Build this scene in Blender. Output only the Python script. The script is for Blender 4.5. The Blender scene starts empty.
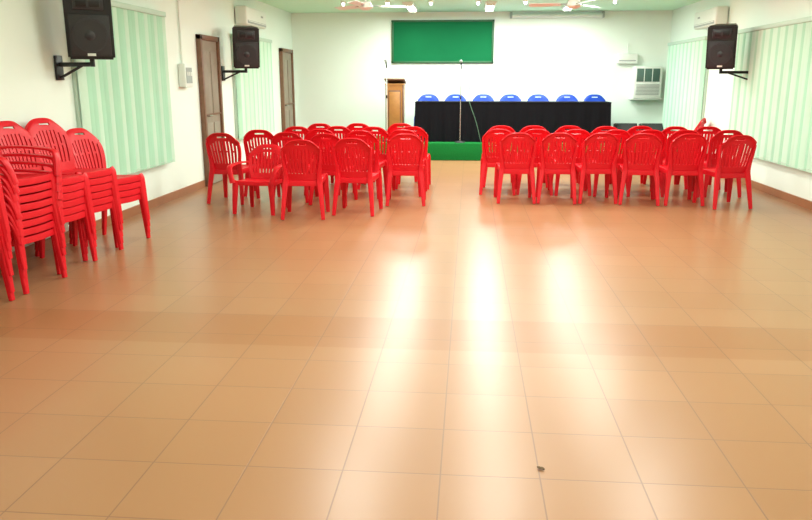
import bpy, bmesh, math, random
from mathutils import Vector, Matrix
random.seed(7)
R=math.radians
scene=bpy.context.scene
scene.view_settings.view_transform='Standard'
scene.view_settings.look='None'

# ---------------- materials ----------------
def mat(name,col,rough=.5,metal=0.,var=.04,nscale=6.,spec=.5,coat=0.,bump=0.):
    m=bpy.data.materials.new(name); m.use_nodes=True
    nt=m.node_tree; b=nt.nodes['Principled BSDF']
    tc=nt.nodes.new('ShaderNodeTexCoord')
    n=nt.nodes.new('ShaderNodeTexNoise'); n.inputs['Scale'].default_value=nscale
    nt.links.new(tc.outputs['Object'],n.inputs['Vector'])
    mx=nt.nodes.new('ShaderNodeMix'); mx.data_type='RGBA'
    mx.inputs[6].default_value=(*[c*(1-var) for c in col],1)
    mx.inputs[7].default_value=(*[min(1,c*(1+var)) for c in col],1)
    nt.links.new(n.outputs['Fac'],mx.inputs[0])
    nt.links.new(mx.outputs[2],b.inputs['Base Color'])
    b.inputs['Roughness'].default_value=rough
    b.inputs['Metallic'].default_value=metal
    b.inputs['Specular IOR Level'].default_value=spec
    b.inputs['Coat Weight'].default_value=coat
    if bump:
        bp=nt.nodes.new('ShaderNodeBump'); bp.inputs['Strength'].default_value=bump
        bp.inputs['Distance'].default_value=.01
        nt.links.new(n.outputs['Fac'],bp.inputs['Height'])
        nt.links.new(bp.outputs['Normal'],b.inputs['Normal'])
    return m
def emis(name,col,s):
    m=bpy.data.materials.new(name); m.use_nodes=True
    b=m.node_tree.nodes['Principled BSDF']
    b.inputs['Base Color'].default_value=(*col,1)
    b.inputs['Emission Color'].default_value=(*col,1)
    b.inputs['Emission Strength'].default_value=s
    return m
M_WALL=mat('wall_paint',(.86,.96,.875),.6,var=.015,nscale=1.5)
M_CEIL=mat('ceiling_paint',(.66,.97,.74),.7,var=.02)
M_BASE=mat('skirting_tile',(.36,.15,.07),.35,var=.12)
M_RED=mat('red_plastic',(.74,.007,.018),.42,var=.03,spec=.35)
M_BLUE=mat('blue_plastic',(.008,.055,.43),.4,spec=.3)
M_BLACK=mat('black_plastic',(.012,.012,.014),.4)
M_GRILL=mat('speaker_grille',(.03,.03,.033),.6,var=.5,nscale=220)
M_CONE=mat('speaker_cone',(.035,.035,.04),.45)
M_CLOTH=mat('black_cloth',(.006,.006,.009),.85,spec=.15)
M_WOOD=mat('door_wood',(.20,.10,.055),.45,var=.3,nscale=14)
M_LEAF=mat('door_leaf_laminate',(.30,.25,.19),.5,var=.15,nscale=9)
M_LECT=mat('lectern_wood',(.45,.21,.06),.35,var=.2,nscale=12)
M_GREENC=mat('green_carpet',(.01,.17,.035),.95,var=.25,nscale=60,bump=.4,spec=.1)
M_BOARD=mat('green_board',(.006,.14,.05),.8,var=.08,nscale=2.5,spec=.12)
M_BFRAME=mat('board_frame',(.02,.11,.04),.5)
M_BLIND=mat('blind_fabric',(.47,.80,.59),.8,var=.06,nscale=3)
M_BLIND2=mat('blind_fabric_pale',(.66,.90,.73),.8,var=.06,nscale=3)
M_WHITE=mat('white_plastic',(.82,.88,.82),.4)
M_GREY=mat('grey_plastic',(.35,.4,.38),.4)
M_DARKGL=mat('dark_glass',(.10,.18,.15),.15)
M_METAL=mat('chrome',(.6,.62,.6),.25,metal=.9)
M_WFR=mat('window_frame_paint',(.55,.72,.60),.5)
M_DRY=mat('dry_leaf_brown',(.16,.09,.04),.8)
M_TUBE=emis('lamp_diffuser',(.92,1,.94),12)
M_CABLE=mat('cable_rubber',(.10,.22,.14),.5)

# floor
def floor_mat():
    m=bpy.data.materials.new('glazed_floor_tile'); m.use_nodes=True
    nt=m.node_tree; N=nt.nodes; L=nt.links; b=N['Principled BSDF']
    g=N.new('ShaderNodeNewGeometry')
    mp=N.new('ShaderNodeMapping'); mp.vector_type='POINT'
    mp.inputs['Location'].default_value=(.085+.386*40,-3.39+.386*40,0)
    L.new(g.outputs['Position'],mp.inputs['Vector'])
    br=N.new('ShaderNodeTexBrick'); br.offset=0; br.squash=1
    br.inputs['Scale'].default_value=1
    br.inputs['Brick Width'].default_value=.386; br.inputs['Row Height'].default_value=.386
    br.inputs['Mortar Size'].default_value=.0034; br.inputs['Mortar Smooth'].default_value=.3
    br.inputs['Bias'].default_value=0
    br.inputs['Color1'].default_value=(.392,.190,.089,1); br.inputs['Color2'].default_value=(.418,.206,.099,1)
    br.inputs['Mortar'].default_value=(.27,.135,.075,1)
    L.new(mp.outputs[0],br.inputs['Vector'])
    no=N.new('ShaderNodeTexNoise'); no.inputs['Scale'].default_value=.7; no.inputs['Detail'].default_value=0
    L.new(g.outputs['Position'],no.inputs['Vector'])
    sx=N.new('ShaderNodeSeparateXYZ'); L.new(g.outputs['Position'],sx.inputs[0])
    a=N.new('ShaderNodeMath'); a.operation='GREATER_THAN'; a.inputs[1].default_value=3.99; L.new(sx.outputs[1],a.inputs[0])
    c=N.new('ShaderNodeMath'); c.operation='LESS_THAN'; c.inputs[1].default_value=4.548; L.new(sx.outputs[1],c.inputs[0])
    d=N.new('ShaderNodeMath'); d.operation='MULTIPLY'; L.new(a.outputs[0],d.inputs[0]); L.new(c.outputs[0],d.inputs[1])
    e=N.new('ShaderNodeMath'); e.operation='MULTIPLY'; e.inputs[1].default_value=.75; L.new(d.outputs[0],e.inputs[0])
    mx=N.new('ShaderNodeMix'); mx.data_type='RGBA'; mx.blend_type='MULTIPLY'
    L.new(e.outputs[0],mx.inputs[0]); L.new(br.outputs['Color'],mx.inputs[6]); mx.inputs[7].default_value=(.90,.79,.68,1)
    mx2=N.new('ShaderNodeMix'); mx2.data_type='RGBA'; mx2.blend_type='MULTIPLY'; mx2.inputs[0].default_value=.3
    cr=N.new('ShaderNodeValToRGB'); cr.color_ramp.elements[0].position=.2; cr.color_ramp.elements[0].color=(.80,.77,.74,1)
    cr.color_ramp.elements[1].position=.8; cr.color_ramp.elements[1].color=(1,1,1,1)
    L.new(no.outputs['Fac'],cr.inputs[0]); L.new(mx.outputs[2],mx2.inputs[6]); L.new(cr.outputs[0],mx2.inputs[7])
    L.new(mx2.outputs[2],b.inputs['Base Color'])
    b.inputs['Roughness'].default_value=.30
    b.inputs['Specular IOR Level'].default_value=.45
    bp=N.new('ShaderNodeBump'); bp.inputs['Strength'].default_value=.2; bp.inputs['Distance'].default_value=.002; bp.invert=True
    L.new(br.outputs['Fac'],bp.inputs['Height']); L.new(bp.outputs['Normal'],b.inputs['Normal'])
    return m
M_FLOOR=floor_mat()

# ---------------- mesh builder ----------------
class B:
    def __init__(s): s.bm=bmesh.new(); s.mats=[]
    def mi(s,m):
        if m not in s.mats: s.mats.append(m)
        return s.mats.index(m)
    def absorb(s,bm2,m,M=None,smooth=False):
        if M is not None: bm2.transform(M)
        k=s.mi(m)
        vm={v:s.bm.verts.new(v.co) for v in bm2.verts}
        for f in bm2.faces:
            try: nf=s.bm.faces.new([vm[v] for v in f.verts])
            except ValueError: continue
            nf.material_index=k; nf.smooth=smooth
        bm2.free()
    def box(s,c,sz,m,rot=None,bev=0.,seg=2):
        bm=bmesh.new(); bmesh.ops.create_cube(bm,size=1)
        bmesh.ops.scale(bm,vec=Vector(sz),verts=bm.verts)
        if bev: bmesh.ops.bevel(bm,geom=bm.edges[:],offset=bev,segments=seg,affect='EDGES',profile=.5)
        Mx=Matrix.Translation(c)
        if rot is not None: Mx=Mx@rot
        s.absorb(bm,m,Mx)
    def cyl(s,p0,p1,r0,m,r1=None,seg=20,smooth=True):
        p0=Vector(p0);p1=Vector(p1); r1=r0 if r1 is None else r1
        bm=bmesh.new(); d=p1-p0
        bmesh.ops.create_cone(bm,cap_ends=True,segments=seg,radius1=r0,radius2=r1,depth=d.length)
        q=d.to_track_quat('Z','Y').to_matrix().to_4x4()
        s.absorb(bm,m,Matrix.Translation((p0+p1)/2)@q,smooth)
    def sphere(s,c,r,m,sc=(1,1,1)):
        bm=bmesh.new(); bmesh.ops.create_uvsphere(bm,u_segments=16,v_segments=10,radius=r)
        s.absorb(bm,m,Matrix.Translation(c)@Matrix.Diagonal((*sc,1)),True)
    def sweep(s,pts,wt,m,side,seg=10,sub=5,p=4.):
        P=[Vector(q) for q in pts]; n=len(P)
        C=[];W=[]
        for i in range(n-1):
            a=P[max(i-1,0)];b=P[i];c=P[i+1];d=P[min(i+2,n-1)]
            for k in range(sub):
                t=k/sub
                C.append(.5*((2*b)+(c-a)*t+(2*a-5*b+4*c-d)*t*t+(3*b-a-3*c+d)*t**3))
                W.append((wt[i][0]*(1-t)+wt[i+1][0]*t,wt[i][1]*(1-t)+wt[i+1][1]*t))
        C.append(P[-1]);W.append(wt[-1])
        bm=bmesh.new(); rings=[]
        for i,c in enumerate(C):
            T=(C[min(i+1,len(C)-1)]-C[max(i-1,0)]).normalized()
            S=(side-T*side.dot(T))
            if S.length<1e-4: S=Vector((0,1,0))-T*T.y
            S.normalize(); Nn=T.cross(S)
            ring=[]
            for k in range(seg):
                th=2*math.pi*(k+.5)/seg; cs,sn=math.cos(th),math.sin(th)
                e=2./p
                x=math.copysign(abs(cs)**e,cs)*W[i][0]/2; y=math.copysign(abs(sn)**e,sn)*W[i][1]/2
                ring.append(bm.verts.new(c+S*x+Nn*y))
            rings.append(ring)
        for a,b in zip(rings,rings[1:]):
            for k in range(seg): bm.faces.new([a[k],a[(k+1)%seg],b[(k+1)%seg],b[k]])
        bm.faces.new(rings[0][::-1]); bm.faces.new(rings[-1])
        s.absorb(bm,m,None,True)
    def panel(s,fn,nu,nv,m,th,hole=None,smooth=True):
        bm=bmesh.new()
        V=[[bm.verts.new(fn(i/nu,j/nv)) for i in range(nu+1)] for j in range(nv+1)]
        for j in range(nv):
            for i in range(nu):
                if hole and hole(i,j): continue
                bm.faces.new([V[j][i],V[j][i+1],V[j+1][i+1],V[j+1][i]])
        loose=[v for v in bm.verts if not v.link_faces]
        for v in loose: bm.verts.remove(v)
        if th: 
            bm.normal_update(); bmesh.ops.solidify(bm,geom=bm.faces[:],thickness=th)
        s.absorb(bm,m,None,smooth)
    def poly_prism(s,pts,ext,m):
        bm=bmesh.new(); vs=[bm.verts.new(p) for p in pts]; f=bm.faces.new(vs)
        r=bmesh.ops.extrude_face_region(bm,geom=[f])
        bmesh.ops.translate(bm,vec=Vector(ext),verts=[g for g in r['geom'] if isinstance(g,bmesh.types.BMVert)])
        bmesh.ops.recalc_face_normals(bm,faces=bm.faces[:])
        s.absorb(bm,m)
    def mesh(s,name,recalc=True):
        if recalc: bmesh.ops.recalc_face_normals(s.bm,faces=s.bm.faces[:])
        me=bpy.data.meshes.new(name); s.bm.to_mesh(me); s.bm.free()
        for m in s.mats: me.materials.append(m)
        me.set_sharp_from_angle(angle=R(40))
        return me
    def obj(s,name,loc=(0,0,0),rz=0,recalc=True):
        return place(name,s.mesh(name,recalc),loc,rz)
def place(name,me,loc=(0,0,0),rz=0,rx=0):
    o=bpy.data.objects.new(name,me); scene.collection.objects.link(o)
    o.location=loc; o.rotation_euler=(rx,0,R(rz)); return o

XL,XR,YB,YF,H=-3.8,4.08,16.2,-1.6,2.88
DZ=.33; DY=14.3
# ---------------- shell ----------------
def shell(name,lo,hi,m):
    b=B(); lo=Vector(lo);hi=Vector(hi); b.box((0,0,0),(hi-lo),m); return b.obj(name,(lo+hi)/2)
shell('floor',(XL-.2,YF-.2,-.1),(XR+.2,YB+.2,0),M_FLOOR)
shell('ceiling',(XL-.2,YF-.2,H),(XR+.2,YB+.2,H+.1),M_CEIL)
shell('wall_left',(XL-.15,YF-.15,0),(XL,YB+.15,H),M_WALL)
shell('wall_right',(XR,YF-.15,0),(XR+.15,YB+.15,H),M_WALL)
shell('wall_back',(XL,YB,0),(XR,YB+.15,H),M_WALL)
shell('wall_front',(XL,YF-.15,0),(XR,YF,H),M_WALL)
def strip(name,x0,x1,segs,z0,z1,m):
    b=B()
    for a,c in segs: b.box(((x0+x1)/2,(a+c)/2,(z0+z1)/2),(abs(x1-x0),c-a,z1-z0),m)
    return b.obj(name)
strip('baseboard_left',XL,XL+.02,[(YF,10.37),(11.23,14.95)],0,.10,M_BASE)
strip('baseboard_right',XR-.02,XR,[(YF,DY-.01)],0,.10,M_BASE)
# dais with carpet
b=B()
b.box(((-2.3+XR-.01)/2,(DY+YB-.01)/2,DZ/2),(XR-.01+2.3,YB-.01-DY,DZ),M_GREENC,bev=.012)
b.obj('stage_platform')

# ---------------- chair ----------------
def chair_mesh(m,name,n=1,dz=.06,hs=1.,arms=False,slots=True):
    src=B()
    def seat(u,v):
        x=(u*2-1); hw=.185+.03*v; y=-.20+.41*v
        z=.425-.018*(1-x*x)*math.sin(math.pi*min(1,v*1.05))
        if v>.85: z-=.035*((v-.85)/.15)**2
        return (x*hw,y,z+.02*v)
    src.panel(seat,12,12,m,.012)
    NU,NV=31,24
    def W(v):
        return .168+.05*math.sin(min(v/.7,1)*math.pi/2)-.012*max(0,(v-.7)/.3)**1.5
    def back(u,v):
        x=(u*2-1); w=W(v)
        h=.40+.475*v - .085*(abs(x)**3.2)*max(0,(v-.5)/.5)**1.2
        if v>.85: w-=.022*((v-.85)/.15)**2
        y=-.20-.115*v**1.1+.035*x*x*(.4+.6*math.sin(math.pi*min(1,v*1.1)))
        if v>.93: y-=.02*(v-.93)/.07
        return (x*w,y,h)
    def hole(i,j):
        c=abs(i-NU//2)
        if j in (21,) and c<=4: return True   # grip slot
        if not slots: return False
        top=18-int((c/15)**2*4)
        if j<5 or j>top: return False
        if j==12 and c%6==3: return False
        return c in (0,3,6,9,12)
    src.panel(back,NU,NV,m,.012,hole)
    for sx in (1,-1):
        X=lambda p:(p[0]*sx,p[1],p[2])
        sd=Vector((sx,0,0))
        if arms:
            src.sweep([X(p) for p in [(.205,-.245,.64),(.25,-.17,.65),(.275,-.05,.65),(.28,.09,.64),(.275,.18,.625),(.262,.215,.575),(.245,.228,.50),(.228,.235,.42)]],
              [(.05,.03),(.055,.024),(.06,.022),(.062,.022),(.06,.024),(.056,.03),(.055,.034),(.06,.036)],m,sd)
        # front leg
        src.sweep([X(p) for p in [(.195,.19,.445),(.207,.203,.40),(.218,.215,.20),(.226,.228,0.004)]],[(.07,.04),(.07,.042),(.056,.034),(.042,.03)],m,sd)
        # back leg + stile
        src.sweep([X(p) for p in [(.210,-.275,.76),(.205,-.257,.66),(.190,-.230,.54),(.184,-.215,.44),(.192,-.224,.36),(.208,-.255,.20),(.224,-.292,0.004)]],
            [(.022,.02),(.028,.022),(.042,.03),(.06,.04),(.062,.042),(.052,.036),(.04,.03)],m,sd)
        src.sweep([X(p) for p in [(.187,-.21,.40),(.20,0,.405),(.209,.21,.415)]],[(.015,.06)]*3,m,sd)
    src.sweep([(-.209,.21,.42),(0,.222,.415),(.209,.21,.42)],[(.012,.055)]*3,m,Vector((0,1,0)))
    src.sweep([(-.187,-.21,.395),(0,-.215,.395),(.187,-.21,.395)],[(.012,.06)]*3,m,Vector((0,1,0)))
    if hs!=1: bmesh.ops.scale(src.bm,vec=Vector((1.03,1,hs)),verts=src.bm.verts)
    if n==1: return src.mesh(name)
    bm0=src.bm; out=B()
    for k in range(n):
        M=Matrix.Translation((random.uniform(-.006,.006),random.uniform(-.004,.004)+.004*k,dz*k))@Matrix.Rotation(R(random.uniform(-1.2,1.2)),4,'Z')
        c=bm0.copy(); out.absorb(c,m,M,True)
    bm0.free()
    return out.mesh(name)
CR=chair_mesh(M_RED,'red_chair_mesh'); CB=chair_mesh(M_BLUE,'blue_chair_mesh',slots=False)
CLOW=chair_mesh(M_RED,'low_chair_mesh',hs=.86,arms=True)
J=lambda a:random.uniform(-a,a)
# left block
for x,y,r in [(-2.96,9.15,-6),(-1.83,8.2,5),(-1.27,8.48,-4),(-.77,9.2,3)]: place('plastic_chair',CR,(x,y,0),r)
place('plastic_armchair',CLOW,(-2.41,8.4,0),174)
for x,y in [(-2.70,9.8),(-2.2,9.35),(-1.66,9.15),(-1.34,9.75),(-.82,9.95),(-1.95,9.95)]:
    place('plastic_chair',CR,(x+J(.02),y+J(.03),0),J(6))
for x,y in [(-2.4,10.5),(-1.78,10.6),(-1.28,10.55),(-.8,10.65),(-2.2,11.25),(-1.6,11.35),(-1.0,11.4)]:
    place('plastic_chair',CR,(x+J(.02),y+J(.03),0),J(6))
# right block
for x,y,r in [(.594,9.5,2),(1.12,9.52,-4),(1.6,9.57,3),(2.13,9.5,-6),(2.63,9.5,2),(3.10,9.3,10)]:
    place('plastic_chair',CR,(x,y,0),r)
for i in range(7): place('plastic_chair',CR,(.40+i*.485+J(.03),10.2+J(.05),0),J(5))
for i in range(7): place('plastic_chair',CR,(.42+i*.485+J(.03),10.95+J(.05),0),J(5))
place('plastic_chair',CR,(3.66,13.2,0),60)
# stacks
for (x,y,n,r,arm) in [(-3.40,4.50,9,-94,False),(-3.37,5.13,8,-95,True),(-3.41,5.69,6,-97,False),(-3.40,6.16,6,-103,False),(-3.37,6.67,4,-104,False)]:
    place('chair_stack',chair_mesh(M_RED,'stack_mesh',n,hs=.9 if arm else 1.,arms=arm),(x,y,0),r)

# ---------------- stage furniture ----------------
for i in range(7): place('blue_plastic_chair',CB,(-.87+i*.573,15.5,DZ+.004),180+J(3))
b=B() # table with cloth
tx0,tx1,ty0,ty1,tz=-1.05,2.68,14.62,15.12,.76
per=[]
def seg(a,c,n):
    for k in range(n): t=k/n; per.append((a[0]*(1-t)+c[0]*t,a[1]*(1-t)+c[1]*t))
seg((tx0,ty0),(tx1,ty0),150);seg((tx1,ty0),(tx1,ty1),20);seg((tx1,ty1),(tx0,ty1),150);seg((tx0,ty1),(tx0,ty0),20)
cx,cy=(tx0+tx1)/2,(ty0+ty1)/2
n=len(per)
def drape(u,v):
    k=int(round(u*n))%n; x,y=per[k]; s=(.018*math.sin(k*.55)+.008*math.sin(k*1.7))*(1-v)
    nx=(1 if x>=tx1-1e-6 else -1 if x<=tx0+1e-6 else 0); ny=(1 if y>=ty1-1e-6 else -1 if y<=ty0+1e-6 else 0)
    return (x+nx*(s+.02*(1-v)),y+ny*(s+.02*(1-v)),DZ+.004+tz*v)
b.panel(drape,n,6,M_CLOTH,0)
b.box((cx,cy,DZ+tz-.01),(tx1-tx0+.01,ty1-ty0+.01,.03),M_CLOTH,bev=.008)
b.obj('draped_conference_table')
# lectern
b=B(); lx,ly=-1.47,15.0
def quadbox(z0,w0,d0,z1,w1,d1,m,cx=0,cy=0):
    bm=bmesh.new(); vs=[]
    for z,w,d in ((z0,w0,d0),(z1,w1,d1)):
        vs.append([bm.verts.new((cx+a*w/2,cy+c*d/2,z)) for a,c in((-1,-1),(1,-1),(1,1),(-1,1))])
    bm.faces.new(vs[0][::-1]);bm.faces.new(vs[1])
    for k in range(4): bm.faces.new([vs[0][k],vs[0][(k+1)%4],vs[1][(k+1)%4],vs[1][k]])
    b.absorb(bm,m)
quadbox(0,.38,.42,.06,.38,.42,M_WOOD); quadbox(.06,.32,.34,1.08,.35,.38,M_LECT)
for sx in(-1,1): b.box((sx*.165,-.17,.57),(.03,.04,1.02),M_WOOD,bev=.004)
b.box((0,-.185,.6),(.25,.02,.75),M_WOOD,bev=.004); b.box((0,-.192,.6),(.21,.02,.69),M_LECT,bev=.004)
b.box((0,0,1.15),(.40,.44,.03),M_WOOD,rot=Matrix.Rotation(R(-10),4,'X'),bev=.006)
b.box((0,.0,1.09),(.37,.4,.03),M_LECT)
b.obj('wooden_lectern',(lx,ly,DZ+.002))
def mic(name,x,y,zt,m=M_METAL,cable=False):
    b=B(); b.cyl((0,0,0),(0,0,.025),.11,M_BLACK,r1=.09); b.cyl((0,0,.02),(0,0,zt-.1),.009,m)
    b.cyl((0,0,zt*.55),(0,0,zt*.55+.06),.015,M_BLACK)
    b.cyl((0,0,zt-.1),(0,-.05,zt-.04),.012,M_BLACK); b.cyl((0,-.05,zt-.04),(0,-.14,zt+.02),.012,M_BLACK,r1=.017)
    b.sphere((0,-.155,zt+.03),.028,M_GREY)
    if cable: b.sweep([(0,-.05,zt-.06),(.08,-.04,zt-.12),(.16,-.04,zt-.4),(.16,-.03,.8),(.30,-.04,.4),(.40,-.02,.02)],[(.012,.012)]*6,M_CABLE,Vector((0,1,0)),seg=6)
    return b.obj(name,(x,y,DZ+.002))
mic('microphone_stand',-1.6,14.6,1.5,M_WHITE)
mic('microphone_stand',-.17,14.46,1.48,cable=True)
for x in (3.02,3.5):
    b=B(); w=.42
    b.poly_prism([(-w/2,-.17,0),(-w/2,.17,0),(-w/2,.17,.34),(-w/2,.05,.36),(-w/2,-.17,.12)],(w,0,0),M_BLACK)
    b.box((0,-.065,.245),(w-.05,.27,.012),M_GRILL,rot=Matrix.Rotation(R(47),4,'X'))
    b.obj('stage_monitor_speaker',(x,14.75,DZ+.002),J(4))
# green board
b=B(); bx0,bx1,bz0,bz1=-1.64,.46,1.87,2.70
b.box(((bx0+bx1)/2,YB-.02,(bz0+bz1)/2),(bx1-bx0,.03,bz1-bz0),M_BOARD)
for z in(bz0,bz1): b.box(((bx0+bx1)/2,YB-.028,z),(bx1-bx0+.05,.05,.04),M_BFRAME,bev=.005)
for x in(bx0,bx1): b.box((x,YB-.028,(bz0+bz1)/2),(.04,.05,bz1-bz0+.04),M_BFRAME,bev=.005)
b.obj('green_chalkboard')
b=B(); b.cyl((.8,YB-.1,2.78),(2.7,YB-.1,2.78),.04,M_WHITE)
for x in(.82,2.68): b.box((x,YB-.075,2.80),(.04,.14,.12),M_GREY,bev=.005)
b.obj('projector_screen_roll')
# box air conditioner on the back wall
b=B(); b.box((0,0,0),(.56,.30,.64),M_WHITE,bev=.02)
b.box((0,-.15,.14),(.46,.014,.26),M_DARKGL,bev=.004)
for x in(-.08,.08): b.box((x,-.158,.14),(.014,.01,.26),M_WHITE)
for k in range(8): b.box((0,-.153,-.05-k*.028),(.46,.014,.010),M_GREY)
b.box((0,0,-.335),(.62,.26,.03),M_WHITE,bev=.005)
b.obj('box_air_conditioner',(3.62,YB-.155,1.46))
b=B(); b.box((0,0,0),(.42,.12,.2),M_WHITE,bev=.02); b.box((0,-.062,-.04),(.34,.006,.02),M_GREY); b.cyl((.0,.0,.1),(0,0,.3),.012,M_WHITE); b.obj('amplifier_box',(3.22,YB-.065,1.93))

# ---------------- doors / windows / side fittings ----------------
def side(xw,sgn):
    return lambda d,y,z:(xw+sgn*d,y,z)
def door(name,y0,y1,zt):
    b=B(); c=(y0+y1)/2; X0=XL+.003
    for y in(y0+.035,y1-.035): b.box((X0+.035,y,zt/2),(.07,.07,zt),M_WOOD,bev=.006)
    b.box((X0+.035,c,zt-.035),(.07,y1-y0,.07),M_WOOD,bev=.006)
    b.box((X0+.02,c,(zt-.07)/2+.005),(.035,y1-y0-.14,zt-.08),M_LEAF)
    w=y1-y0-.14
    for z0,h in((.15,.75),(1.0,.9)):
        for y in (c-w*.23,c+w*.23): b.box((X0+.042,y,z0+h/2),(.014,w*.36,h),M_LEAF,bev=.006)
    b.box((X0+.05,c,1.02),(.02,w,.02),M_WOOD)
    b.cyl((X0+.04,y0+.14,1.0),(X0+.09,y0+.14,1.0),.012,M_METAL); b.cyl((X0+.085,y0+.13,1.0),(X0+.085,y0+.25,1.0),.010,M_METAL)
    b.obj(name)
door('door_1',10.4,11.2,2.12); door('door_2',15.0,15.95,2.12)
def window(name,xw,sgn,y0,y1,z0,z1,m1,m2,fringe=False):
    b=B(); P=side(xw,sgn); c=(y0+y1)/2; h=z1-z0
    b.box(P(.008,c,(z0+z1)/2),(.012,y1-y0-.06,h-.1),M_DARKGL)
    for y in [y0+.03,y1-.03]+[y0+(y1-y0)*k/3 for k in(1,2)]: b.box(P(.022,y,(z0+z1)/2),(.04,.05,h-.06),M_WFR,bev=.004)
    for z in(z0+.05,z1-.06): b.box(P(.022,c,z),(.04,y1-y0-.02,.05),M_WFR,bev=.004)
    b.box(P(.085,c,z1),(.07,y1-y0+.06,.06),M_WFR,bev=.008)
    n=int((y1-y0)/.082)
    for k in range(n):
        y=y0+(k+.5)*(y1-y0)/n; ang=R(30*sgn+J(7)); hw=.047
        def sl(u,v,y=y,ang=ang):
            t=(u*2-1)*hw; bow=.006*(1-(u*2-1)**2)
            return (xw+sgn*(.085+bow)+math.sin(ang)*t,y+math.cos(ang)*t,z0+(h-.03)*v)
        b.panel(sl,3,1,m1 if (k%3) else m2,0)
    if fringe:
        b.sweep([P(.1,y0+(y1-y0)*i/12,z0+.03-(.02 if i%2 else 0)) for i in range(13)],[(.008,.008)]*13,M_WFR,Vector((1,0,0)),seg=6)
    b.obj(name,recalc=False)
window('window_1',XL,1,7.0,9.1,.50,2.27,M_BLIND,M_BLIND2,True)
window('window_2',XL,1,11.95,14.05,.55,2.2,M_BLIND2,M_BLIND,True)
window('window_3',XR,-1,7.6,11.9,.45,2.2,M_BLIND2,M_BLIND,True)
window('window_4',XR,-1,13.5,15.9,.55,2.2,M_BLIND2,M_BLIND,True)

def ac(name,xw,sgn,y0,y1,z):
    b=B(); P=side(xw,sgn); c=(y0+y1)/2
    b.box(P(.112,c,z),(.2,y1-y0,.29),M_WHITE,bev=.035,seg=3)
    b.box(P(.2,c,z-.095),(.03,y1-y0-.1,.05),M_GREY,bev=.006)
    b.box(P(.205,c,z-.085),(.03,y1-y0-.16,.012),M_WHITE)
    b.box(P(.214,c+.3,z+.03),(.004,.12,.03),M_GREY)
    b.cyl(P(.03,y1+.01,z),P(.03,y1+.3,z-.03),.02,M_WHITE)
    b.obj(name)
ac('split_air_conditioner',XL,1,12.2,13.4,2.52); ac('split_air_conditioner',XR,-1,12.7,13.9,2.5)

def speaker(x,y,z,rz,xw,sgn):
    b=B(); w,d,h=.40,.34,.60
    bm=bmesh.new()
    prof=[(-w/2,-d/2),(w/2,-d/2),(w/2*.72,d/2),(-w/2*.72,d/2)]
    lo=[bm.verts.new((p[0],p[1],-h/2)) for p in prof]; hi=[bm.verts.new((p[0],p[1],h/2)) for p in prof]
    bm.faces.new(lo[::-1]);bm.faces.new(hi)
    for k in range(4): bm.faces.new([lo[k],lo[(k+1)%4],hi[(k+1)%4],hi[k]])
    bmesh.ops.bevel(bm,geom=bm.edges[:],offset=.018,segments=2,affect='EDGES')
    Rm=Matrix.Rotation(R(rz),4,'Z')@Matrix.Rotation(R(8),4,'X')
    T=Matrix.Translation((x,y,z))@Rm
    b.absorb(bm,M_BLACK)
    b.box((0,-d/2-.004,-.09),(w-.06,.016,.36),M_GRILL,bev=.01)
    b.cyl((0,-d/2-.008,-.09),(0,-d/2-.018,-.09),.15,M_CONE,seg=32); b.cyl((0,-d/2-.016,-.09),(0,-d/2-.022,-.09),.135,M_GRILL,seg=32)
    b.cyl((0,-d/2-.018,-.09),(0,-d/2-.03,-.09),.05,M_CONE,r1=.03,seg=24)
    b.box((0,-d/2-.004,.19),(.26,.02,.13),M_CONE,bev=.012); b.box((0,-d/2-.01,.19),(.2,.02,.08),M_BLACK,bev=.008)
    b.box((0,-d/2-.016,.19),(.02,.02,.08),M_CONE); b.box((0,-d/2-.014,-.255),(.07,.006,.022),M_WHITE)
    b.bm.transform(T)
    zb=z-h/2-.06
    b.cyl((x,y,z-h/2-.08),(x,y,z-h/2+.03),.022,M_BLACK)
    b.cyl((xw+sgn*.02,y+.02,zb),(x,y,zb),.02,M_BLACK)
    b.cyl((xw+sgn*.02,y+.02,zb-.12),(x-sgn*.08,y,zb),.012,M_BLACK)
    b.box((xw+sgn*.014,y+.02,zb-.03),(.02,.12,.22),M_BLACK,bev=.004)
    b.obj('mounted_loudspeaker')
speaker(-3.45,6.75,2.0,28,XL,1); speaker(-3.42,11.45,1.99,24,XL,1); speaker(3.60,11.95,1.97,-26,XR,-1) if False else speaker(3.60,11.35,1.97,-26,XR,-1)
b=B(); b.box((XL+.052,9.8,1.56),(.1,.26,.3),M_WHITE,bev=.015); b.box((XL+.103,9.8,1.56),(.006,.2,.2),M_GREY)
for k in range(3): b.box((XL+.108,9.74+.06*k,1.58),(.008,.03,.05),M_WHITE)
b.cyl((XL+.02,9.8,1.7),(XL+.02,9.8,H-.01),.012,M_WHITE); b.obj('switch_box')

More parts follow.
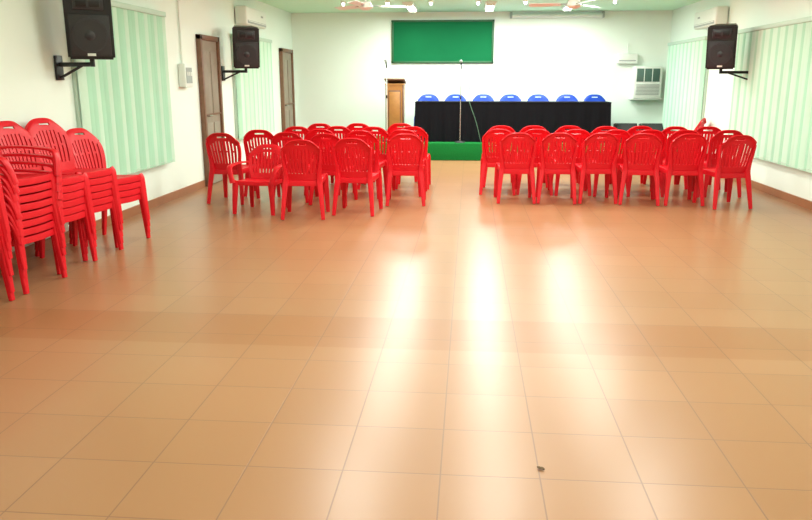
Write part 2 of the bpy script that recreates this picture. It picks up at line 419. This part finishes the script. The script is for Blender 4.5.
# fans
def fan(x,y,rz):
    b=B(); b.cyl((0,0,.36),(0,0,.30),.06,M_WHITE,r1=.07); b.cyl((0,0,.30),(0,0,.04),.013,M_WHITE)
    b.cyl((0,0,-.03),(0,0,.05),.11,M_WHITE,r1=.07); b.cyl((0,0,-.03),(0,0,-.06),.11,M_WHITE,r1=.05)
    for k in range(3):
        a=Matrix.Rotation(2*math.pi*k/3,4,'Z')
        b.box(a@Vector((.15,0,0)),(.14,.03,.012),M_GREY,rot=a)
        bm=bmesh.new(); bmesh.ops.create_grid(bm,x_segments=6,y_segments=1,size=.5)
        for v in bm.verts: v.co=Vector((.40+v.co.x*.44,v.co.y*(.11+.04*v.co.x),v.co.y*.03))
        bmesh.ops.solidify(bm,geom=bm.faces[:],thickness=.006)
        b.absorb(bm,M_WHITE,a)
    b.obj('ceiling_fan',(x,y,H-.35),rz)
fan(-1.5,11,20); fan(1.42,11,50); fan(-1.5,5,0); fan(1.42,5,30)

# ---------------- lights ----------------
def lamp(x,y,e):
    b=B(); b.box((0,0,-.02),(.20,1.26,.04),M_WHITE,bev=.006)
    for s in(-.045,.045): b.cyl((s,-.58,-.055),(s,.58,-.055),.014,M_TUBE,seg=12)
    for yy in(-.6,.6): b.box((0,yy,-.05),(.16,.03,.05),M_WHITE)
    b.obj('tube_light_fixture',(x,y,H))
    L=bpy.data.lights.new('tube_light_glow','AREA'); L.shape='RECTANGLE'; L.size=.34; L.size_y=1.2; L.energy=e; L.color=(.95,1,.93)
    o=bpy.data.objects.new('tube_light_glow',L); scene.collection.objects.link(o); o.location=(x,y,H-.085)
for y,e in ((.8,22),(3.8,32),(6.8,40),(9.6,42),(12.2,52),(14.7,66)):
    for x in (-1.15,.35,1.85): lamp(x,y,e)
for x in (-2.3,-1.5,-.72,.12,.95,2.5):
    b=B(); b.cyl((0,0,-.035),(0,0,0),.05,M_WHITE); b.sphere((0,0,-.055),.026,M_TUBE); b.obj('ceiling_bulb',(x,13.9,H))
w=bpy.data.worlds.new('World'); scene.world=w; w.use_nodes=True
w.node_tree.nodes['Background'].inputs[0].default_value=(.8,1,.9,1); w.node_tree.nodes['Background'].inputs[1].default_value=.5

b=B(); 
def lf(u,v): 
    x=(u*2-1); return (x*.009*math.sin(math.pi*(.1+.85*v)),(v-.5)*.032,.003+.004*x*x+.002*math.sin(v*5)**2)
b.panel(lf,6,6,M_DRY,.0008); b.obj('dry_leaf',(.31,2.69,0),60)

# ---------------- camera ----------------
cd=bpy.data.cameras.new('camera'); cam=bpy.data.objects.new('camera',cd); scene.collection.objects.link(cam)
cd.sensor_width=36; cd.lens=36*740/812; cd.clip_start=.05
cam.location=(0,0,1.5); cam.rotation_euler=(R(90-13.66),0,R(4.8))
scene.camera=cam
